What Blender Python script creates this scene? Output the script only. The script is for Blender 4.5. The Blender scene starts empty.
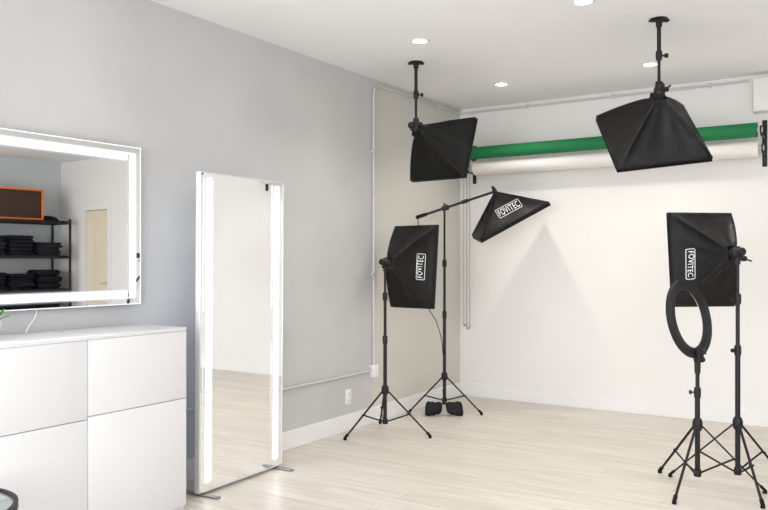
import bpy, bmesh, math, random
from mathutils import Vector as V, Matrix
random.seed(4)
PI=math.pi
C=bpy.context.scene.collection
CAM=V((3.53,0,1.32)); TH=math.radians(32.8)
F=V((-math.sin(TH),math.cos(TH),0)); R=V((math.cos(TH),math.sin(TH),0)); Z=V((0,0,1))
H=2.807; W=7.36; D=6.86; Y0=-2.0
def vec(r,u,d): return (R*r+Z*u+F*d)
def spot_at(px,z,d):            # plan position of a survey bearing at depth d
    return CAM+F*d+R*((px-384)/780*d)+Z*(z-CAM.z)

# ---------------------------------------------------------------- materials
def mat(name,col,rough=.5,metal=0,var=.04,scale=12,bump=0,bscale=None,emit=None,es=0,coat=0,spec=.5,trans=0):
    m=bpy.data.materials.new(name); m.use_nodes=True
    nt=m.node_tree; b=nt.nodes['Principled BSDF']
    b.inputs['Roughness'].default_value=rough; b.inputs['Metallic'].default_value=metal
    b.inputs['Specular IOR Level'].default_value=spec
    b.inputs['Coat Weight'].default_value=coat
    b.inputs['Transmission Weight'].default_value=trans
    tc=nt.nodes.new('ShaderNodeTexCoord')
    nz=nt.nodes.new('ShaderNodeTexNoise'); nz.inputs['Scale'].default_value=scale; nz.inputs['Detail'].default_value=4
    nt.links.new(tc.outputs['Object'],nz.inputs['Vector'])
    mx=nt.nodes.new('ShaderNodeMix'); mx.data_type='RGBA'
    mx.inputs[6].default_value=(*[c*(1-var) for c in col],1); mx.inputs[7].default_value=(*[min(1,c*(1+var)) for c in col],1)
    nt.links.new(nz.outputs['Fac'],mx.inputs[0]); nt.links.new(mx.outputs[2],b.inputs['Base Color'])
    if bump:
        n2=nt.nodes.new('ShaderNodeTexNoise'); n2.inputs['Scale'].default_value=bscale or scale; n2.inputs['Detail'].default_value=5
        nt.links.new(tc.outputs['Object'],n2.inputs['Vector'])
        bp=nt.nodes.new('ShaderNodeBump'); bp.inputs['Strength'].default_value=bump; bp.inputs['Distance'].default_value=.01
        nt.links.new(n2.outputs['Fac'],bp.inputs['Height']); nt.links.new(bp.outputs['Normal'],b.inputs['Normal'])
    if emit:
        b.inputs['Emission Color'].default_value=(*emit,1); b.inputs['Emission Strength'].default_value=es
    return m
M={}
M['ceil']=mat('ceiling_paint',(.90,.90,.905),.8,var=.01,scale=2)
M['back']=mat('white_wall_paint',(.805,.792,.772),.7,var=.015,scale=1.5,bump=.05,bscale=60)
M['right']=mat('grey_white_paint',(.64,.67,.70),.7,var=.02,scale=2)
M['base']=mat('white_trim_paint',(.82,.81,.80),.4,var=.01)
M['white_lac']=mat('white_lacquer',(.705,.707,.72),.3,var=.008,scale=2,coat=.2)
M['carcass']=mat('white_carcass',(.68,.68,.69),.45,var=.01)
M['mirror']=mat('mirror_silver',(.97,.98,.977),.0,1,var=.002)
M['rear']=mat('rear_glow_strip',(1,1,1),.4,emit=(.60,.78,1),es=4)
M['edge']=mat('frosted_glass_edge',(.80,.84,.88),.4,emit=(.80,.88,1),es=.30)
M['alu']=mat('brushed_aluminium',(.80,.81,.82),.45,.6,var=.04,scale=40)
M['foot']=mat('dark_steel_foot',(.30,.30,.31),.4,.6,var=.05,scale=40)
M['black']=mat('black_powder_coat',(.008,.008,.0085),.5,var=.3,scale=30,spec=.35)
M['blackp']=mat('black_plastic',(.010,.010,.011),.55,var=.2,scale=30,spec=.35)
M['rubber']=mat('black_rubber',(.008,.008,.008),.8,var=.2,spec=.2)
M['fabric']=mat('black_softbox_fabric',(.006,.006,.0065),.5,var=.5,scale=9,bump=.7,bscale=11,spec=.25)
M['diff']=mat('white_diffusion_cloth',(.85,.85,.84),.8,var=.02)
M['logo']=mat('white_print',(.93,.93,.93),.6,var=.01)
M['green']=mat('green_backdrop_cloth',(.004,.18,.055),.7,var=.1,scale=20)
M['paper']=mat('white_backdrop_paper',(.82,.80,.77),.75,var=.02,scale=4)
M['conduit']=mat('painted_conduit',(.58,.58,.58),.4,var=.04)
M['plate']=mat('white_plastic',(.80,.80,.79),.35,var=.01)
M['slot']=mat('dark_slot',(.05,.05,.05),.5)
M['lamp']=mat('downlight_lens',(1,1,1),.4,emit=(1,.96,.9),es=14)
M['chain']=mat('grey_chain',(.36,.36,.36),.4,.3,var=.2,scale=60)
M['beige']=mat('beige_door_paint',(.80,.71,.56),.5,var=.03,scale=3)
M['orange']=mat('orange_trim',(.85,.19,.03),.5,var=.05)
M['brown']=mat('dark_brown_case_cloth',(.045,.020,.013),.7,var=.3,scale=8)
M['cloth']=mat('black_clothing',(.012,.012,.015),.9,var=.4,scale=14,bump=.3,spec=.15)
M['cloth2']=mat('charcoal_clothing',(.022,.023,.028),.9,var=.4,scale=14,bump=.3,spec=.15)
M['glass']=mat('table_glass',(.55,.62,.62),.03,trans=.85,var=.01)
M['leaf']=mat('green_leaf',(.05,.30,.05),.5,var=.3)
M['pot']=mat('white_ceramic',(.8,.8,.78),.25,var=.01)
M['nylon']=mat('black_nylon',(.009,.009,.010),.6,var=.4,scale=20,bump=.4,bscale=25,spec=.25)
M['cordw']=mat('white_cord',(.82,.82,.82),.5)
def glow_mat(name,axis,core,es):
    """etched light band in mirror glass: bright core feathering out into clear mirror across the band"""
    m=bpy.data.materials.new(name); m.use_nodes=True; nt=m.node_tree; L=nt.links.new
    b=nt.nodes['Principled BSDF']; out=nt.nodes['Material Output']
    b.inputs['Base Color'].default_value=(.97,.98,.977,1); b.inputs['Metallic'].default_value=1; b.inputs['Roughness'].default_value=0
    tc=nt.nodes.new('ShaderNodeTexCoord'); sp=nt.nodes.new('ShaderNodeSeparateXYZ'); L(tc.outputs['Generated'],sp.inputs[0])
    s=nt.nodes.new('ShaderNodeMath'); s.operation='SUBTRACT'; s.inputs[1].default_value=.5; L(sp.outputs[axis],s.inputs[0])
    a=nt.nodes.new('ShaderNodeMath'); a.operation='ABSOLUTE'; L(s.outputs[0],a.inputs[0])
    r=nt.nodes.new('ShaderNodeMapRange'); r.interpolation_type='SMOOTHSTEP'; r.inputs[1].default_value=.5; r.inputs[2].default_value=core; L(a.outputs[0],r.inputs[0])
    e=nt.nodes.new('ShaderNodeEmission'); e.inputs[0].default_value=(.84,.91,1,1)
    q=nt.nodes.new('ShaderNodeMath'); q.operation='POWER'; q.inputs[1].default_value=3; L(r.outputs[0],q.inputs[0])
    st=nt.nodes.new('ShaderNodeMapRange'); st.inputs[3].default_value=.9; st.inputs[4].default_value=es; L(q.outputs[0],st.inputs[0]); L(st.outputs[0],e.inputs[1])
    mx=nt.nodes.new('ShaderNodeMixShader'); L(r.outputs[0],mx.inputs[0]); L(b.outputs[0],mx.inputs[1]); L(e.outputs[0],mx.inputs[2]); L(mx.outputs[0],out.inputs[0])
    return m
M['glow_v']=glow_mat('feathered_light_band_upright','Y',.05,9)
M['glow_h']=glow_mat('feathered_light_band_level','Z',.05,9)
# left wall: neutral grey paint, warmer, lighter tone past the conduit, gentle roller mottling
def left_wall_mat():
    m=mat('grey_wall_paint',(.5,.5,.53),.5,bump=.06,bscale=50); nt=m.node_tree; b=nt.nodes['Principled BSDF']
    tc=nt.nodes.new('ShaderNodeTexCoord'); sp=nt.nodes.new('ShaderNodeSeparateXYZ'); nt.links.new(tc.outputs['Object'],sp.inputs[0])
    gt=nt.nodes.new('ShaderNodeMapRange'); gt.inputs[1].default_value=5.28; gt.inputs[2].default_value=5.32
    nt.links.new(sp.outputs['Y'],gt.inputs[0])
    nz=nt.nodes.new('ShaderNodeTexNoise'); nz.inputs['Scale'].default_value=.9; nz.inputs['Detail'].default_value=4; nz.inputs['Roughness'].default_value=.55
    nt.links.new(tc.outputs['Object'],nz.inputs['Vector'])
    cr=nt.nodes.new('ShaderNodeMapRange'); cr.inputs[1].default_value=.3; cr.inputs[2].default_value=.7; nt.links.new(nz.outputs['Fac'],cr.inputs[0])
    a=nt.nodes.new('ShaderNodeMix'); a.data_type='RGBA'; a.inputs[6].default_value=(.500,.495,.500,1); a.inputs[7].default_value=(.590,.582,.582,1)
    nt.links.new(cr.outputs[0],a.inputs[0])
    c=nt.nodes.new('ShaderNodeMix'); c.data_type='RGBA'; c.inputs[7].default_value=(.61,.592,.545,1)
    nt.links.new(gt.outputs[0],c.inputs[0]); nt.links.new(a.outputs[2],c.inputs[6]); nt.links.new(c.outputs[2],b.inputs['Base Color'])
    return m
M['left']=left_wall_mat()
def floor_mat():
    m=bpy.data.materials.new('pale_oak_planks'); m.use_nodes=True; nt=m.node_tree; b=nt.nodes['Principled BSDF']
    b.inputs['Roughness'].default_value=.40
    L=nt.links.new
    tc=nt.nodes.new('ShaderNodeTexCoord')
    br=nt.nodes.new('ShaderNodeTexBrick'); br.offset=.37; br.inputs['Scale'].default_value=1
    br.inputs['Brick Width'].default_value=1.25; br.inputs['Row Height'].default_value=.16; br.inputs['Mortar Size'].default_value=.002
    br.inputs['Bias'].default_value=0
    br.inputs['Color1'].default_value=(.63,.58,.515,1); br.inputs['Color2'].default_value=(.69,.65,.59,1); br.inputs['Mortar'].default_value=(.50,.45,.39,1)
    L(tc.outputs['Object'],br.inputs['Vector'])
    mp=nt.nodes.new('ShaderNodeMapping'); mp.inputs['Scale'].default_value=(1.2,14,1); L(tc.outputs['Object'],mp.inputs['Vector'])
    nz=nt.nodes.new('ShaderNodeTexNoise'); nz.inputs['Scale'].default_value=1.6; nz.inputs['Detail'].default_value=8; nz.inputs['Roughness'].default_value=.65
    L(mp.outputs[0],nz.inputs['Vector'])
    cr=nt.nodes.new('ShaderNodeValToRGB'); cr.color_ramp.elements[0].position=.3; cr.color_ramp.elements[0].color=(.82,.80,.78,1)
    cr.color_ramp.elements[1].position=.64; cr.color_ramp.elements[1].color=(1.06,1.06,1.06,1); L(nz.outputs['Fac'],cr.inputs[0])
    mx=nt.nodes.new('ShaderNodeMix'); mx.data_type='RGBA'; mx.blend_type='MULTIPLY'; mx.inputs[0].default_value=.92
    L(br.outputs['Color'],mx.inputs[6]); L(cr.outputs[0],mx.inputs[7]); L(mx.outputs[2],b.inputs['Base Color'])
    bp=nt.nodes.new('ShaderNodeBump'); bp.inputs['Strength'].default_value=.12; bp.inputs['Distance'].default_value=.004
    L(nz.outputs['Fac'],bp.inputs['Height']); L(bp.outputs[0],b.inputs['Normal'])
    return m
M['floor']=floor_mat()

# ---------------------------------------------------------------- mesh helpers
def frame_of(d):
    d=d.normalized(); a=V((0,0,1)) if abs(d.z)<.95 else V((1,0,0))
    x=d.cross(a).normalized(); y=d.cross(x).normalized(); return x,y
def box(bm,lo,hi,bev=0):
    lo=V(lo);hi=V(hi)
    ge=bmesh.ops.create_cube(bm,size=1)
    vs=ge['verts']; c=(lo+hi)/2; s=hi-lo
    for v in vs: v.co=V((v.co.x*s.x+c.x,v.co.y*s.y+c.y,v.co.z*s.z+c.z))
    if bev:
        es=list({e for v in vs for e in v.link_edges})
        bmesh.ops.bevel(bm,geom=es,offset=bev,segments=2,profile=.5,affect='EDGES')
def obox(bm,c,ax,ay,az,sx,sy,sz,bev=0):
    t=bmesh.new(); box(t,(-sx/2,-sy/2,-sz/2),(sx/2,sy/2,sz/2),bev)
    for v in t.verts: v.co=V(c)+ax*v.co.x+ay*v.co.y+az*v.co.z
    join(bm,t)
def join(bm,t):
    me=bpy.data.meshes.new('tmp'); t.to_mesh(me); t.free(); bm.from_mesh(me); bpy.data.meshes.remove(me)
def tube(bm,pts,r,n=10,caps=True):
    pts=[V(p) for p in pts]; rr=r if isinstance(r,(list,tuple)) else [r]*len(pts)
    rings=[]; x=None
    for i,p in enumerate(pts):
        d=(pts[min(i+1,len(pts)-1)]-pts[max(i-1,0)]).normalized()
        if x is None: x,y=frame_of(d)
        else:
            x=(x-d*x.dot(d)).normalized(); y=d.cross(x).normalized()
        y=d.cross(x).normalized()
        rings.append([bm.verts.new(p+x*math.cos(2*PI*k/n)*rr[i]+y*math.sin(2*PI*k/n)*rr[i]) for k in range(n)])
    for a,b in zip(rings,rings[1:]):
        for k in range(n): bm.faces.new((a[k],a[(k+1)%n],b[(k+1)%n],b[k]))
    if caps: bm.faces.new(rings[0][::-1]); bm.faces.new(rings[-1])
def lathe(bm,prof,c,axis=V((0,0,1)),n=32,close=False):
    x,y=frame_of(axis); c=V(c); axis=axis.normalized(); rings=[]
    for r,h in prof:
        if r<1e-6: rings.append([bm.verts.new(c+axis*h)])
        else: rings.append([bm.verts.new(c+axis*h+x*r*math.cos(2*PI*k/n)+y*r*math.sin(2*PI*k/n)) for k in range(n)])
    prs=list(zip(rings,rings[1:]))
    if close: prs.append((rings[-1],rings[0]))
    for a,b in prs:
        for k in range(n):
            k2=(k+1)%n
            if len(a)==1 and len(b)==1: continue
            if len(a)==1: bm.faces.new((a[0],b[k2],b[k]))
            elif len(b)==1: bm.faces.new((a[k],a[k2],b[0]))
            else: bm.faces.new((a[k],a[k2],b[k2],b[k]))
def obj(name,bm,m,parent=None,smooth=True,ang=35,recalc=True):
    if recalc: bmesh.ops.recalc_face_normals(bm,faces=bm.faces)
    me=bpy.data.meshes.new(name); bm.to_mesh(me); bm.free(); me.materials.append(m)
    if smooth:
        for p in me.polygons: p.use_smooth=True
        try: me.set_sharp_from_angle(angle=math.radians(ang))
        except Exception: pass
    o=bpy.data.objects.new(name,me); C.objects.link(o)
    if parent: o.parent=parent
    return o
def tag(o,label,cat,group=None):
    o['label']=label; o['category']=cat
    if group: o['group']=group
    return o
def thing(name,loc,label,cat,group=None):
    o=bpy.data.objects.new(name,None); C.objects.link(o); o.location=loc; o.empty_display_size=.1
    return tag(o,label,cat,group)
def struct(name,bm,m,parent=None,smooth=False):
    o=obj(name,bm,m,parent,smooth)
    if not parent: o['kind']='structure'
    return o
def bx(lo,hi,bev=0):
    bm=bmesh.new(); box(bm,lo,hi,bev); return bm

# ---------------------------------------------------------------- room shell
struct('floor',bx((-.1,Y0-.1,-.1),(W+.1,D+.1,0)),M['floor'])
bm=bmesh.new(); box(bm,(-.1,Y0-.1,H),(W+.1,D+.1,H+.1)); struct('ceiling',bm,M['ceil'])
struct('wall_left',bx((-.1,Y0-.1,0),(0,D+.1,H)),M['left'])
struct('wall_right',bx((W,Y0-.1,0),(W+.1,D+.1,H)),M['right'])
DX0,DX1,DZ=6.16,6.72,2.06
bm=bmesh.new(); box(bm,(0,D,0),(DX0,D+.12,H)); box(bm,(DX1,D,0),(W,D+.12,H)); box(bm,(DX0,D,DZ),(DX1,D+.12,H)); struct('wall_back',bm,M['back'])
# front wall behind the camera with a wide window
WX0,WX1,WZ0,WZ1=.8,5.8,.5,2.45
bm=bmesh.new(); box(bm,(0,Y0-.1,0),(WX0,Y0,H)); box(bm,(WX1,Y0-.1,0),(W,Y0,H)); box(bm,(WX0,Y0-.1,0),(WX1,Y0,WZ0)); box(bm,(WX0,Y0-.1,WZ1),(WX1,Y0,H)); struct('wall_front',bm,M['back'])
bm=bmesh.new()
for x in (WX0+.02,(WX0+WX1)/2,WX1-.02): box(bm,(x-.03,Y0-.08,WZ0),(x+.03,Y0-.02,WZ1))
box(bm,(WX0,Y0-.08,WZ0),(WX1,Y0-.02,WZ0+.05)); box(bm,(WX0,Y0-.08,WZ1-.05),(WX1,Y0-.02,WZ1)); struct('window_1',bm,M['black'])
# door
bm=bmesh.new()
box(bm,(DX0-.08,D-.018,0),(DX0,D,DZ+.08),.003); box(bm,(DX1,D-.018,0),(DX1+.08,D,DZ+.08),.003); box(bm,(DX0,D-.018,DZ),(DX1,D,DZ+.08),.003)
struct('trim_1',bm,M['base'])
dr=struct('door_1',bx((DX0+.004,D+.04,.008),(DX1-.004,D+.08,DZ-.004),.003),M['beige'])
bm=bmesh.new(); tube(bm,[(DX0+.07,D+.04,1.0),(DX0+.07,D-.01,1.0),(DX0+.17,D-.012,1.0)],.009); lathe(bm,[(.025,0),(.025,.008),(0,.008)],(DX0+.07,D+.032,1.0),V((0,-1,0)))
obj('door_handle',bm,M['alu'],dr)
def baseb(name,lo,hi): struct(name,bx(lo,hi,.004),M['base'])
baseb('baseboard_left',(0,Y0,0),(.016,D-.016,.13))
baseb('baseboard_back',(0,D-.016,0),(DX0-.08,D,.13))
baseb('baseboard_right',(W-.016,Y0,0),(W,D,.13))

# ---------------------------------------------------------------- conduit, boxes, outlet
t=thing('electrical_conduit',(0,5.30,.42),'thin grey metal conduit climbing the grey wall and running under the ceiling','conduit')
o0=V((0,5.30,.42)); bm=bmesh.new()
pts=[(.014,5.30,.47),(.014,5.30,2.66),(.014,5.31,2.72),(.014,5.35,2.755),(.014,5.42,2.765),(.014,D-.10,2.765),(.02,D-.04,2.765),(.05,D-.016,2.765),(.12,D-.013,2.765),(2.60,D-.013,2.765)]
tube(bm,[V(p)-o0 for p in pts],.0105,8); obj('conduit_run',bm,M['conduit'],t)
bm=bmesh.new(); tube(bm,[V(p)-o0 for p in [(.014,2.95,.43),(.014,5.27,.43)]],.0095,8); obj('conduit_branch',bm,M['conduit'],t)
bm=bmesh.new(); box(bm,V((0,5.26,.375))-o0,V((.04,5.34,.475))-o0,.006); obj('junction_box',bm,M['plate'],t)
for y,z in ((5.30,1.2),(5.30,2.2)):
    bm=bmesh.new(); box(bm,V((0,y-.03,z))-o0,V((.026,y+.03,z+.02))-o0,.003); obj('conduit_clip',bm,M['conduit'],t)
for x in (.7,1.5,2.3):
    bm=bmesh.new(); box(bm,V((x,D-.026,2.745))-o0,V((x+.02,D,2.785))-o0,.003); obj('conduit_clip',bm,M['conduit'],t)
for y in (5.8,6.4,):
    bm=bmesh.new(); box(bm,V((0,y,2.745))-o0,V((.026,y+.02,2.785))-o0,.003); obj('conduit_clip',bm,M['conduit'],t)
t=thing('wall_outlet',(0,4.96,.26),'white power outlet plate low on the grey wall below the conduit','outlet')
obj('cover_plate',bx((0,-.038,-.06),(.008,.038,.06),.003),M['plate'],t)
for s in (-1,1):
    bm=bmesh.new(); box(bm,(.007,-.017,s*.025-.016),(.011,.017,s*.025+.016),.002); so=obj('socket',bm,M['plate'],t)
    bm=bmesh.new(); box(bm,(.0105,-.009,s*.025-.006),(.0115,-.006,s*.025+.006)); box(bm,(.0105,.006,s*.025-.006),(.0115,.009,s*.025+.006)); obj('slot',bm,M['slot'],so)
t=thing('electrical_box',(2.66,D,2.50),'white box high on the back wall where the conduit ends','wall box')
obj('housing',bx((-.02,-.10,.0),(.36,-.012,.262),.012),M['plate'],t)
obj('back_plate',bx((-.025,-.014,-.005),(.365,0,.267),.004),M['conduit'],t)

# ---------------------------------------------------------------- downlights
DL=[(.88,4.56,'recessed ceiling light above the hanging softbox nearest the grey wall'),(.81,6.04,'recessed ceiling light nearest the room corner, above the green roll'),
    (2.03,6.04,'recessed ceiling light just left of the right-hand ceiling pole'),(2.07,4.37,'recessed ceiling light cut by the top edge of the view')]
for x,y,l in DL:
    t=thing('ceiling_downlight',(x,y,H),l,'ceiling light','recessed ceiling lights')
    bm=bmesh.new(); lathe(bm,[(.048,-.001),(.048,-.006),(.062,-.006),(.066,-.001)],(0,0,0),n=32,close=True); obj('trim_ring',bm,M['plate'],t)
    bm=bmesh.new(); lathe(bm,[(0,-.003),(.048,-.003),(.048,-.0005),(0,-.0005)],(0,0,0),n=32); obj('lens',bm,M['lamp'],t)
    ld=bpy.data.lights.new('downlight_beam','SPOT'); ld.energy=35; ld.color=(1,.94,.865); ld.spot_size=math.radians(130); ld.spot_blend=.8; ld.shadow_soft_size=.06
    lo=bpy.data.objects.new('downlight_beam',ld); C.objects.link(lo); lo.location=(0,0,-.03); lo.parent=t

# ---------------------------------------------------------------- dresser
DY1=2.90; cw=.606; DXF=.42; DH=.971
t=thing('dresser',(.02,DY1-3*cw,0),'white handleless gloss dresser under the lit wall mirror','dresser')
fx=DXF-.02
obj('body',bx((0,0,.0),(fx-.016,3*cw,DH-.02),.002),M['carcass'],t)
obj('top_panel',bx((-.0,-.0,DH-.0185),(fx,3*cw,DH),.002),M['white_lac'],t)
for c in range(3):
    zs=.585 if c<2 else .597
    y0=c*cw+.0016; y1=(c+1)*cw-.0016
    obj('drawer_front',bx((fx-.016,y0,zs+.0016),(fx,y1,DH-.0195),.002),M['white_lac'],t)
    obj('door_front',bx((fx-.016,y0,.03),(fx,y1,zs-.0016),.002),M['white_lac'],t)

# ---------------------------------------------------------------- wall mirror
MY0,MY1,MZ0,MZ1=1.26,2.900,1.083,1.945
t=thing('wall_mirror',(.050,MY1,MZ0),'wide rectangular wall mirror with lit white border above the white dresser','mirror')
t.rotation_euler=(0,0,-math.radians(1.7))
w_=MY1-MY0; h_=MZ1-MZ0
obj('back_frame',bx((-.001,-w_+.03,.03),(.004,-.03,h_-.03)),M['alu'],t)
for y in (-w_+.25,-.25):
    obj('wall_cleat',bx((-.0493+(-y)*.0298,y-.04,h_-.14),(0,y+.04,h_-.10)),M['alu'],t)
obj('mirror_glass',bx((.004,-w_,0),(.010,0,h_)),M['mirror'],t,smooth=False)
a_,b_=.020,.092; g0=.0101; g1=.0112
def strip(lo,hi,par,m): return obj('led_strip',bx(lo,hi),M[m],par,smooth=False)
strip((g0,-w_+a_+.02,h_-b_),(g1,-a_-.02,h_-a_),t,'glow_h'); strip((g0,-w_+a_+.02,a_),(g1,-a_-.02,b_),t,'glow_h')
strip((g0,-b_,a_+.02),(g1+.0003,-a_,h_-a_-.02),t,'glow_v'); strip((g0,-w_+a_,a_+.02),(g1+.0003,-w_+b_,h_-a_-.02),t,'glow_v')
bm=bmesh.new(); e=.005; g2=.0110
box(bm,(g0,-w_,h_-e),(g2,0,h_)); box(bm,(g0,-w_,0),(g2,0,e)); box(bm,(g0,-e,e),(g2,0,h_-e)); box(bm,(g0,-w_,e),(g2,-w_+e,h_-e))
obj('glass_edge',bm,M['edge'],t,smooth=False)
bm=bmesh.new(); tube(bm,[(-.012,-.60,.05),(-.010,-.605,-.01),(.0,-.62,-.04),(.010,-.66,-.08),(.02,-.68,-.109)],.003,6); obj('power_cord',bm,M['cordw'],t)

# ---------------------------------------------------------------- full length mirror
FY0,FY1=3.095,3.84; fw=FY1-FY0; fh=1.82
t=thing('standing_mirror',(.302,FY0,0),'tall full-length mirror with lit vertical strips standing on the floor','mirror')
t.rotation_euler=(0,math.radians(.45),math.radians(2.1))
bm=bmesh.new(); fr=.007
box(bm,(-.03,0,.020),(.007,fr,fh),.002); box(bm,(-.03,fw-fr,.020),(.007,fw,fh),.002); box(bm,(-.03,fr,fh-fr),(.007,fw-fr,fh),.002); box(bm,(-.03,fr,.020),(.007,fw-fr,.020+fr),.002)
obj('frame',bm,M['alu'],t)
obj('back_panel',bx((-.03,fr,.028),(-.004,fw-fr,fh-fr)),M['carcass'],t)
obj('added_rear_glow',bx((-.032,.05,.20),(-.0302,.075,fh-.1)),M['rear'],t)  # unseen emissive strips, added for the cool glow on the wall behind
obj('added_rear_glow',bx((-.032,fw-.075,.20),(-.0302,fw-.05,fh-.1)),M['rear'],t)
obj('mirror_glass',bx((-.003,fr,.028),(.004,fw-fr,fh-fr)),M['mirror'],t,smooth=False)
for y in (.026,fw-.026-.090):
    obj('led_strip',bx((.0041,y,.07),(.0052,y+.090,fh-.03)),M['glow_v'],t,smooth=False)
for y in (.03,fw-.05):
    bm=bmesh.new(); box(bm,(-.15,y-.008,.0035),(.12,y+.026,.013),.003); box(bm,(-.045,y-.006,.010),(-.0325,y+.024,.16),.003); obj('foot',bm,M['foot'],t)

# ---------------------------------------------------------------- softbox / stands
_t=bpy.data.curves.new('lettering','FONT'); _t.body='FOVITEC'; _t.size=1; _t.offset=-.004; _t.space_character=1.10
_to=bpy.data.objects.new('lettering',_t); C.objects.link(_to)
bpy.context.view_layer.update()
_me=bpy.data.meshes.new_from_object(_to.evaluated_get(bpy.context.evaluated_depsgraph_get()))
LV=[v.co.copy() for v in _me.vertices]; LP=[list(p.vertices) for p in _me.polygons]
bpy.data.objects.remove(_to); bpy.data.curves.remove(_t)
mnx=min(v.x for v in LV);mxx=max(v.x for v in LV);mny=min(v.y for v in LV);mxy=max(v.y for v in LV)
def logo_shape(width,height):
    verts=[];faces=[]
    sx=(width-.032)/(mxx-mnx); sy=(height-.028)/(mxy-mny)
    for v in LV: verts.append(((v.x-(mnx+mxx)/2)*sx,(v.y-(mny+mxy)/2)*sy))
    faces+=[list(p) for p in LP]
    b=len(verts); rr=.010; outer=[];inner=[]
    for cx,cy,a0 in ((1,1,0),(-1,1,90),(-1,-1,180),(1,-1,270)):
        for k in range(4):
            a=math.radians(a0+30*k)
            for lst,th in ((outer,0),(inner,.0036)):
                lst.append((cx*(width/2-rr)+(rr-th)*math.cos(a),cy*(height/2-rr)+(rr-th)*math.sin(a)))
    m=len(outer); verts+=outer+inner
    for k in range(m):
        k2=(k+1)%m; faces.append([b+k,b+k2,b+m+k2,b+m+k])
    return verts,faces
EX=.86; A0=.040; SL=.04
def softbox(root,apex,n,X,Wd,Hd,Dp,logo=None,s0=.70,side=None,lsize=(.19,.058)):
    o0=V(root.location); n=n.normalized(); X=(X-n*X.dot(n)).normalized(); Y=n.cross(X).normalized()
    a0=A0; A=apex-o0
    def surf(O,T,hO,hT,s,t,off=0):
        g=s**EX
        a=a0+(hO-a0)*g; b=a0+(hT-a0)*g
        sag=(.044*(1-t*t)+.005*math.sin(9*t+3*s))*math.sin(PI*min(1,s*.93+.02))**.8*(1 if s<1 else 0)
        return A+O*(a-sag+off)+T*(b*t)+n*(Dp*s)
    pans=[(X,Wd/2,Hd/2),(-X,Wd/2,Hd/2),(Y,Hd/2,Wd/2),(-Y,Hd/2,Wd/2)]
    bm=bmesh.new(); N=20
    for O,hO,hT in pans:
        T=(-n).cross(O)
        g=[[bm.verts.new(surf(O,T,hO,hT,i/N,-1+2*j/N)) for j in range(N+1)] for i in range(N+1)]
        g.insert(0,[bm.verts.new(A+O*a0+T*a0*(-1+2*j/N)-n*SL) for j in range(N+1)])
        g.append([bm.verts.new(A+O*hO+T*hT*(-1+2*j/N)+n*(Dp+.03)) for j in range(N+1)])
        for i in range(len(g)-1):
            for j in range(N): bm.faces.new((g[i][j],g[i+1][j],g[i+1][j+1],g[i][j+1]))
    fab=obj('fabric_cover',bm,M['fabric'],root,ang=60,recalc=False)
    sol=fab.modifiers.new('cloth','SOLIDIFY'); sol.thickness=.002; sol.offset=0
    for sx in (-1,1):
        for sy in (-1,1):
            bm=bmesh.new(); pts=[]
            for i in range(N+1):
                s=i/N; g=s**EX
                pts.append(A+X*sx*(a0+(Wd/2-a0)*g)+Y*sy*(a0+(Hd/2-a0)*g)+n*Dp*s)
            tube(bm,pts,.0035,6); obj('support_rod',bm,M['blackp'],fab)
    bm=bmesh.new()
    q=[A+X*sx*Wd/2+Y*sy*Hd/2+n*(Dp+.028) for sx,sy in ((-1,-1),(1,-1),(1,1),(-1,1))]
    for k in range(4): tube(bm,[q[k],q[(k+1)%4]],.005,6)
    obj('rim',bm,M['nylon'],fab)
    bm=bmesh.new(); obox(bm,A+n*(Dp+.004),X,Y,n,Wd-.012,Hd-.012,.004); obj('diffuser',bm,M['diff'],fab)
    if logo is not None:
        key=side or F
        O,hO,hT=min(pans,key=lambda p:p[0].dot(key)); T=(-n).cross(O)
        vs,fs=logo_shape(*lsize); slant=math.hypot(Dp,hO*.8)
        t2=bmesh.new(); tv=[t2.verts.new((x,y,0)) for x,y in vs]
        for f in fs:
            try: t2.faces.new([tv[i] for i in f])
            except ValueError: pass
        bmesh.ops.triangulate(t2,faces=t2.faces)
        for v in t2.verts:
            lx,ly=v.co.x,v.co.y
            s=s0-ly/slant; b=a0+(hT-a0)*s**EX; v.co=surf(O,T,hO,hT,s,(lx+logo)/b,.0045)
        l=obj('printed_logo',t2,M['logo'],fab,smooth=False); l['label']='white printed lettering in a rounded frame'
    return A,n,X,Y
def holder(root,A,n,end,k=1.0):
    """lamp socket behind the softbox, knuckle joining it to the pole end"""
    hc=A-n*.06*k
    bm=bmesh.new(); lathe(bm,[(0,-.13*k),(.018*k,-.13*k),(.025*k,-.12*k),(.026*k,-.09*k),(.034*k,-.08*k),(.036*k,-.02*k),(.038*k,0),(0,0)],A,n,20); obj('lamp_holder',bm,M['blackp'],root)
    bm=bmesh.new(); e=V(end)
    tube(bm,[e,(e+hc)/2,hc],[.016*k,.018*k,.022*k],10)
    side=n.cross(Z).normalized()
    tube(bm,[(e+hc)/2-side*.03*k,(e+hc)/2+side*.03*k],.013*k,10)
    obj('swivel_bracket',bm,M['black'],root)
    bm=bmesh.new(); kk=(e+hc)/2+side*.03*k
    tube(bm,[kk,kk+side*.025*k],.016*k,8); tube(bm,[kk+side*.014*k,kk+side*.03*k-n*.05*k-Z*.02*k],.005,6); obj('tilt_knob',bm,M['blackp'],root)
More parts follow.
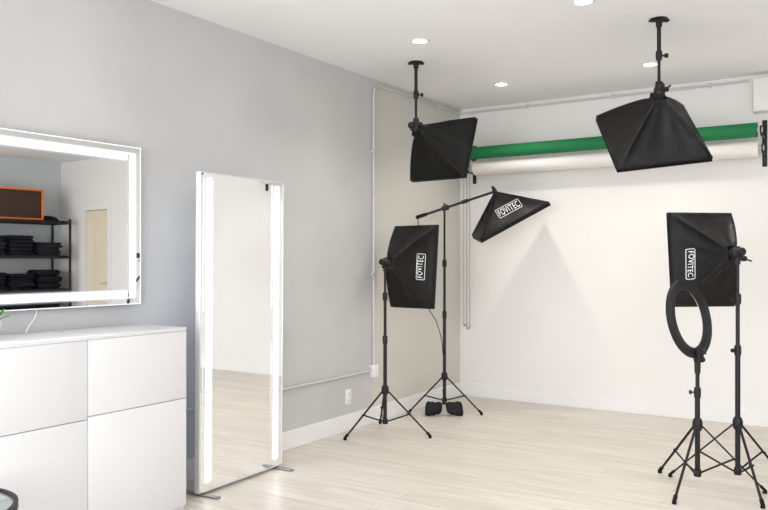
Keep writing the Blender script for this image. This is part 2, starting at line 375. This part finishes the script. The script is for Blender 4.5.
def stand(root,top,hub,Rf,angs,collars=(.72,1.05)):
    rs=(.0145,.0115,.0092); zs=[.075]+[c for c in collars if c<top-.05]+[top]
    for i in range(len(zs)-1):
        bm=bmesh.new(); tube(bm,[(0,0,zs[i]),(0,0,zs[i+1]+(.02 if i<len(zs)-2 else 0))],rs[i],14); obj('pole_section',bm,M['black'],root)
        if i>0:
            bm=bmesh.new(); z=zs[i]; lathe(bm,[(0,-.032),(.017,-.032),(.0195,-.02),(.0195,.018),(.016,.03),(0,.03)],(0,0,z),n=16); c=obj('collar',bm,M['blackp'],root)
            bm=bmesh.new(); a=angs[0]+1; d=V((math.cos(a),math.sin(a),0)); tube(bm,[V((0,0,z))+d*.015,V((0,0,z))+d*.036],.005,8); tube(bm,[V((0,0,z))+d*.032,V((0,0,z))+d*.046],[.013,.011],8); obj('knob',bm,M['blackp'],c)
    bm=bmesh.new(); lathe(bm,[(0,-.03),(.022,-.03),(.028,-.012),(.028,.02),(.020,.04),(0,.04)],(0,0,hub),n=18); obj('hub',bm,M['blackp'],root)
    bm=bmesh.new(); lathe(bm,[(0,-.02),(.020,-.02),(.023,0),(.020,.02),(0,.02)],(0,0,.095),n=18); obj('brace_collar',bm,M['blackp'],root)
    for a in angs:
        d=V((math.cos(a),math.sin(a),0)); s=V((-math.sin(a),math.cos(a),0))
        p0=V((0,0,hub-.005))+d*.026; p1=d*Rf+Z*.016
        ax=(p1-p0).normalized(); nz=ax.cross(s).normalized()
        bm=bmesh.new(); obox(bm,(p0+p1)/2,ax,s,nz,(p1-p0).length,.015,.010,.003); lg=obj('leg',bm,M['black'],root)
        bm=bmesh.new(); obox(bm,p1-ax*.012+Z*.001,ax,s,nz,.045,.021,.017,.004); lathe(bm,[(0,0),(.013,0),(.013,.010),(0,.012)],d*Rf,n=12); obj('rubber_foot',bm,M['rubber'],lg)
        q0=V((0,0,.095))+d*.020; q1=p0.lerp(p1,.52)
        bm=bmesh.new(); ax2=(q1-q0).normalized(); obox(bm,(q0+q1)/2+s*.011,ax2,s,ax2.cross(s),(q1-q0).length,.005,.011,.001)
        tube(bm,[q1-s*.012,q1+s*.016],.006,8); obj('brace',bm,M['black'],root)
def ceil_pole(root,length):
    bm=bmesh.new(); lathe(bm,[(0,0),(.052,0),(.052,-.006),(.02,-.014),(.018,-.05),(0,-.05)],(0,0,0),n=24); obox(bm,(0,0,-.012),R,F,Z,.12,.035,.012,.003); obj('ceiling_plate',bm,M['black'],root)
    bm=bmesh.new(); tube(bm,[(0,0,-.03),(0,0,-length*.55)],.0125,14); obj('pole_section',bm,M['black'],root)
    bm=bmesh.new(); tube(bm,[(0,0,-length*.5),(0,0,-length)],.0095,14); obj('pole_section',bm,M['black'],root)
    bm=bmesh.new(); lathe(bm,[(0,-.03),(.017,-.03),(.020,-.01),(.020,.02),(.015,.03),(0,.03)],(0,0,-length*.55),n=16); c=obj('collar',bm,M['blackp'],root)
    bm=bmesh.new(); z=-length*.55; tube(bm,[R*.01+Z*z,R*.042+Z*z],.006,8); tube(bm,[R*.036+Z*z,R*.054+Z*z],.014,8); obj('knob',bm,M['blackp'],c)
    bm=bmesh.new(); lathe(bm,[(0,-.03),(.02,-.025),(.024,0),(.02,.025),(0,.03)],(0,0,-length),n=16); obj('pole_clamp',bm,M['blackp'],root)

def ceil_soft(xy,length,n,X,Wd,Hd,Dp,label):
    t=thing('hanging_softbox',(xy[0],xy[1],H),label,'softbox light','softboxes hung from the ceiling')
    ceil_pole(t,length); n=n.normalized()
    end=V((xy[0],xy[1],H-length)); apex=end-Z*.055+n*.05
    A,n,X,Y=softbox(t,apex,n,X,Wd,Hd,Dp); holder(t,A,n,end-V(t.location))
n=vec(.60,-.32,.73); ceil_soft((.573,5.03),.445,n,n.cross(Z),.51,.49,.31,'black softbox hanging from the ceiling nearest the grey wall')
n=vec(.11,-.69,.71); ceil_soft((2.355,4.94),.41,n,vec(.985,.09,-.02),.58,.555,.265,'black softbox hanging from the ceiling in front of the green roll')
def floor_soft(x,y,top,hub,Rf,angs,n,Wd,Hd,Dp,label,collars=(.72,1.05),loff=0,s0=.7,side=None,lsize=(.19,.058)):
    t=thing('softbox_light',(x,y,0),label,'softbox light','softboxes on tripod stands')
    stand(t,top,hub,Rf,angs,collars); n=n.normalized()
    apex=V((x,y,top))+Z*.05+n*.075
    A,n,X,Y=softbox(t,apex,n,n.cross(Z),Wd,Hd,Dp,logo=loff,s0=s0,side=side,lsize=lsize); holder(t,A,n,V((0,0,top-.02)))
def angs(cx,cy,fx,fy): 
    a=math.atan2(fy-cy,fx-cx); return [a,a+2*PI/3,a+4*PI/3]
floor_soft(.305,5.02,1.26,.33,.366,angs(.305,5.02,.174,4.68),vec(.62,-.09,.78),.41,.66,.29,'black softbox on a tripod standing closest to the grey wall',loff=-.01,lsize=(.205,.072))
floor_soft(2.80,4.94,1.32,.37,.383,angs(2.80,4.94,2.42,4.96),vec(-.14,-.10,.98),.42,.59,.30,'black softbox on a tripod directly behind the ring light',(.80,1.10),loff=.04,side=R,lsize=(.19,.062))
# boom stand
bc=spot_at(444.5,0,6.88); bx0,by0=bc.x,bc.y
t=thing('boom_light',(bx0,by0,0),'black softbox on a boom arm over a tripod stand in the room corner','boom light')
O0=V((bx0,by0,0))
stand(t,1.83,.30,.36,angs(bx0,by0,.08,5.78),(.85,1.30))
b0=spot_at(416,1.70,6.84)-O0; b1=spot_at(495,1.930,6.84)-O0
bd=(b1-b0).normalized()
bm=bmesh.new(); tube(bm,[b0+bd*.05,b1],.011,12); obj('boom_arm',bm,M['black'],t)
bm=bmesh.new(); tube(bm,[b0,b0+bd*.10],[.017,.015],12); obj('boom_grip',bm,M['rubber'],t)
jp=b0+bd*((V((0,0,1.8))-b0).dot(bd))
bm=bmesh.new(); lathe(bm,[(0,-.03),(.024,-.03),(.024,.03),(0,.03)],jp,bd,16); tube(bm,[jp,V((0,0,1.78))],.018,10); tube(bm,[jp-F*.02,jp-F*.055],.018,8); obj('boom_clamp',bm,M['blackp'],t)
bm=bmesh.new(); mp=b0.lerp(b1,.62); lathe(bm,[(0,-.03),(.016,-.03),(.018,0),(.016,.03),(0,.03)],mp,bd,12); tube(bm,[mp,mp-F*.04],.007,8); tube(bm,[mp-F*.03,mp-F*.045],.013,8); obj('boom_collar',bm,M['blackp'],t)
n=(vec(.48,-.877,0)*.985+F*.14).normalized()
apex=b1+O0+n*.012
EX=1.0; A0=.016; SL=.008
A,n,X,Y=softbox(t,apex,n,vec(.877,.48,0),.67,.41,.265,logo=.02,s0=.61,lsize=(.225,.088))
EX=.86; A0=.040; SL=.04
holder(t,A,n,b1,.5)
bm=bmesh.new(); cp=[(418,1.70,6.80),(419,1.45,6.80),(422,1.1,6.79),(427,.93,6.79),(431,.87,6.79),(436,.80,6.8),(439,.72,6.82),(442,.62,6.84),(443,.50,6.855)]
tube(bm,[spot_at(*c)-O0 for c in cp],.0035,6); obj('power_cord',bm,M['rubber'],t)
# sandbag
sb=spot_at(444,0,6.66); t=thing('sandbag',(sb.x,sb.y,0),'small black saddle sandbag at the foot of the boom stand','sandbag')
for s in (-1,1):
    bm=bmesh.new(); bmesh.ops.create_cube(bm,size=1); bmesh.ops.subdivide_edges(bm,edges=bm.edges,cuts=9,use_grid_fill=True)
    for v in bm.verts:
        p=v.co*2; o=p.x*s
        r_=p.x*.070*(1-abs(p.z)**5*.12); d_=p.y*.045*(1-abs(p.z)**4*.3)*(1-abs(p.x)**6*.3); u_=p.z*(.050+.009*o)*(1-abs(p.x)**5*.10)
        v.co=R*(s*.082+r_+(1-p.z)*.5*s*.014)+F*d_+Z*(u_+.06+.004*math.sin(9*p.x+3*p.y))
    mz=min(v.co.z for v in bm.verts)
    for v in bm.verts: v.co.z-=mz-.001
    obj('pouch',bm,M['nylon'],t,ang=40)
bm=bmesh.new(); 
pts=[R*(-.085)+Z*.098,R*(-.05)+Z*.114,R*0+Z*.098,R*.05+Z*.114,R*.085+Z*.098]
for a,b in zip(pts,pts[1:]):
    ax=(b-a).normalized(); obox(bm,(a+b)/2,ax,F,ax.cross(F),(b-a).length+.004,.04,.006)
obj('strap',bm,M['nylon'],t)

# ---------------------------------------------------------------- ring light
rx,ry=2.61,4.775
t=thing('ring_light',(rx,ry,0),'black ring light on a short tripod in front of the right softbox','ring light')
stand(t,.70,.37,.36,[math.radians(a) for a in (138,262,20)],(.56,))
n=vec(-.64,-.2,.74).normalized(); up=(Z-n*n.z).normalized(); sd=n.cross(up).normalized()
bot=V((0,0,.745)); rc=bot+up*.245
bm=bmesh.new(); lathe(bm,[(.180,-.014),(.184,-.018),(.222,-.018),(.230,-.011),(.230,.012),(.226,.016),(.176,.016),(.172,.012),(.172,-.008)],rc,n,64,close=True); ring=obj('ring_housing',bm,M['blackp'],t)
bm=bmesh.new(); lathe(bm,[(.178,.016),(.224,.016),(.220,.022),(.182,.022)],rc,n,64,close=True); obj('ring_diffuser',bm,M['diff'],ring)
bm=bmesh.new(); obox(bm,bot+up*.02-n*.01,sd,up,n,.05,.07,.045,.006); tube(bm,[V((0,0,.67)),V((0,0,.72)),bot+up*.0],[.016,.018,.016],12); obj('mount_bracket',bm,M['blackp'],t)
bm=bmesh.new(); tube(bm,[bot+sd*.02,bot+sd*.055],.007,8); tube(bm,[bot+sd*.045,bot+sd*.062],.017,8); obj('tilt_knob',bm,M['blackp'],t)
bm=bmesh.new(); obox(bm,rc-up*.20-n*.030,sd,up,n,.085,.035,.025,.004); obj('control_box',bm,M['blackp'],ring)

# ---------------------------------------------------------------- backdrop rolls
GY,PY=6.64,6.725
def roll(name,x0,x1,y,z,r,m,label,chx,chz):
    t=thing(name,(x0,y,z),label,'backdrop roll')
    ri=.0225
    bm=bmesh.new(); lathe(bm,[(r-.012,0),(r,.002),(r,x1-x0-.002),(r-.012,x1-x0),(ri,x1-x0-.001),(ri,.001)],(0,0,0),V((1,0,0)),40,close=True); obj('roll',bm,m,t)
    bm=bmesh.new(); tube(bm,[(-.055 if chx>.15 else -.11,0,0),(x1-x0+.035,0,0)],.022,20); obj('core_tube',bm,M['conduit'],t)
    bm=bmesh.new(); lathe(bm,[(0,-.008),(.035,-.008),(.028,0),(.035,.008),(0,.008)],(chx-x0,0,0),V((1,0,0)),20); obj('chain_wheel',bm,M['plate'],t)
    for s in (-1,1):
        bm=bmesh.new(); N=90; pts=[];rr=[]
        for k in range(N*2+1):
            pts.append((chx-x0,s*.032,-k*(z-chz)/(2*N))); rr.append(.0055 if k%2 else .0025)
        tube(bm,pts,rr,6); obj('pull_chain',bm,M['chain'],t)
    bm=bmesh.new(); tube(bm,[(chx-x0,-.032,chz-z),(chx-x0,-.02,chz-z-.02),(chx-x0,.02,chz-z-.02),(chx-x0,.032,chz-z)],.008,8); obj('chain_weight',bm,M['chain'],t)
roll('backdrop_roll',.23,2.69,GY,2.335,.057,M['green'],'bright green rolled backdrop mounted high on the back wall',.20,.70)
roll('backdrop_roll',.23,2.69,PY,2.205,.070,M['paper'],'white rolled paper backdrop just below the green roll',.126,.72)
for x,l in ((.160,'black wall bracket holding the left ends of the backdrop rolls'),(2.715,'black wall bracket holding the right ends of the backdrop rolls')):
    t=thing('roll_bracket',(x,D,2.1),l,'bracket','backdrop roll brackets')
    obj('wall_plate',bx((-.018,-.008,-.03),(.018,0,.34),.002),M['black'],t)
    for yy,zz in ((GY-D,.235),(PY-D,.105)):
        bm=bmesh.new(); box(bm,(-.005,yy-.015,zz-.045),(.005,-.006,zz-.030),.002); lathe(bm,[(.0235,-.005),(.034,-.005),(.034,.005),(.0235,.005)],(0,yy,zz),V((1,0,0)),20,close=True); obj('hook',bm,M['black'],t)

# ---------------------------------------------------------------- round glass table, plant
t=thing('side_table',(.725,1.405,0),'round glass side table with a dark rim in front of the white dresser','table')
bm=bmesh.new(); lathe(bm,[(0,.442),(.284,.442),(.284,.450),(0,.450)],(0,0,0),n=64); obj('glass_top',bm,M['glass'],t)
bm=bmesh.new(); lathe(bm,[(.284,.432),(.300,.432),(.300,.456),(.284,.456)],(0,0,0),n=64,close=True); obj('rim',bm,M['black'],t)
bm=bmesh.new(); lathe(bm,[(0,0),(.18,0),(.18,.01),(.03,.02),(.018,.04),(.018,.42),(.06,.441),(0,.441)],(0,0,0),n=40); obj('pedestal',bm,M['black'],t)
t=thing('potted_plant',(.20,1.955,DH),'small green plant in a white pot on the dresser at the left edge','plant')
bm=bmesh.new(); lathe(bm,[(0,0),(.032,0),(.045,.08),(.041,.08),(.038,.070),(0,.070)],(0,0,0.001),n=32); obj('pot',bm,M['pot'],t)
for k in range(20):
    a=k*2.4; l=.09+.03*random.random(); el=.5+.9*(k/20)
    d=V((math.cos(a)*math.cos(el),math.sin(a)*math.cos(el),math.sin(el))); s=V((-math.sin(a),math.cos(a),0)); u=d.cross(s)
    bm=bmesh.new(); o1=V((0,0,.070)); prev=None
    for i in range(6):
        f=i/5; w=.016*math.sin(PI*(f*.85+.12)); c=o1+d*l*f-Z*.02*f*f
        cur=[bm.verts.new(c-s*w),bm.verts.new(c-u*.003),bm.verts.new(c+s*w),bm.verts.new(c+u*.002)]
        if prev:
            for j in range(4): bm.faces.new((prev[j],prev[(j+1)%4],cur[(j+1)%4],cur[j]))
        prev=cur
    obj('leaf',bm,M['leaf'],t)

# ---------------------------------------------------------------- storage rack seen in the mirror
RX0,RX1,RY0,RY1,RH=6.86,7.32,5.35,6.70,1.93
t=thing('storage_rack',(RX0,RY0,0),'black metal storage rack in the far corner seen in the wall mirror','shelf')
tiers=(.12,.50,.92,1.40,1.90)
for x in (0,RX1-RX0):
    for y in (0,RY1-RY0):
        bm=bmesh.new(); tube(bm,[(x,y,0),(x,y,RH)],.018,12); obj('post',bm,M['black'],t)
for z in tiers:
    bm=bmesh.new(); w=RX1-RX0; l=RY1-RY0
    for x in (0,w): box(bm,(x-.008,0,z-.045),(x+.008,l,z))
    for y in (0,l): box(bm,(0,y-.008,z-.045),(w,y+.008,z))
    for k in range(1,14): box(bm,(0+w*k/14-.004,0,z-.008),(w*k/14+.004,l,z))
    for k in range(1,4): box(bm,(0,l*k/4-.006,z-.016),(w,l*k/4+.006,z-.008))
    obj('wire_shelf',bm,M['black'],t)
RC=(RX0+RX1)/2
def pile(x,y,z,w,l,h,m,label,nl=4):
    bm=bmesh.new()
    for k in range(nl):
        a=random.uniform(-.02,.02); b=random.uniform(-.02,.02); hz=h/nl; dl=random.uniform(-.03,.01)
        box(bm,(-w/2+a,-l/2+b-dl/2,k*hz),(w/2+a,l/2+b+dl/2,(k+1)*hz-.001),hz*.42)
    o=obj('folded_clothes',bm,m); o.location=(x,y,z+.0005); tag(o,label,'clothes','folded dark clothes on the storage rack'); return o
for z,nm in ((1.40,'second highest'),(.92,'middle'),(.50,'lower')):
    for y,sd_ in ((5.60,'near end'),(6.02,'middle'),(6.43,'far end')):
        pile(RC,y,z,.36,.36,random.uniform(.18,.32),M['cloth'] if random.random()<.6 else M['cloth2'],'pile of folded dark clothes at the %s of the %s rack shelf'%(sd_,nm),random.choice((3,4,5)))
t=thing('storage_case',(RC,5.85,1.9005),'dark brown case with bright orange edges on top of the storage rack','case')
CH=.42
obj('case_body',bx((-.17,-.45,.012),(.17,.45,CH),.01),M['brown'],t)
bm=bmesh.new()
for x in (-.175,.175):
    for z in (.010,CH): box(bm,(x-.012,-.46,z-.010),(x+.012,.46,z+.014),.003)
    for y in (-.455,.455): box(bm,(x-.012,y-.012,.0),(x+.012,y+.012,CH+.014),.003)
for y in (-.455,.455):
    for z in (.010,CH): box(bm,(-.17,y-.012,z-.010),(.17,y+.012,z+.014),.003)
obj('edge_trim',bm,M['orange'],t)
bm=bmesh.new()
bmesh.ops.create_uvsphere(bm,u_segments=24,v_segments=14,radius=1)
for v in bm.verts:
    v.co=V((v.co.x*.13,v.co.y*.15,max(0,v.co.z)*.075*(1+.15*math.sin(5*v.co.x+2*v.co.y))))
o=obj('cloth_bag',bm,M['cloth']); o.location=(RC,6.50,1.9005); tag(o,'crumpled black bag beside the orange-edged case on the rack','bag')

# ---------------------------------------------------------------- lights
def area(name,loc,rot,sx,sy,e,col):
    l=bpy.data.lights.new(name,'AREA'); l.shape='RECTANGLE'; l.size=sx; l.size_y=sy; l.energy=e; l.color=col
    o=bpy.data.objects.new(name,l); C.objects.link(o); o.location=loc; o.rotation_euler=rot; return o
area('window_daylight',((WX0+WX1)/2,Y0+.02,(WZ0+WZ1)/2),(math.radians(90),0,0),WX1-WX0,WZ1-WZ0,250,(.97,.982,1))
area('added_ceiling_fill',(4.6,2.6,H-.02),(0,0,0),2.5,3.0,58,(1,.993,.985))  # area lamp with no fixture, added under the ceiling to brighten the room
w=bpy.data.worlds.new('world'); bpy.context.scene.world=w; w.use_nodes=True
bg=w.node_tree.nodes['Background']; sky=w.node_tree.nodes.new('ShaderNodeTexSky'); sky.sky_type='HOSEK_WILKIE'
w.node_tree.links.new(sky.outputs[0],bg.inputs[0]); bg.inputs[1].default_value=1.0

cd=bpy.data.cameras.new('camera'); cam=bpy.data.objects.new('camera',cd); C.objects.link(cam)
cam.location=CAM; cam.rotation_euler=(math.radians(90),0,TH)
cd.sensor_width=36; cd.lens=36*780/768; cd.shift_y=6/768
bpy.context.scene.camera=cam
vs=bpy.context.scene.view_settings; vs.view_transform='Standard'; vs.exposure=.07
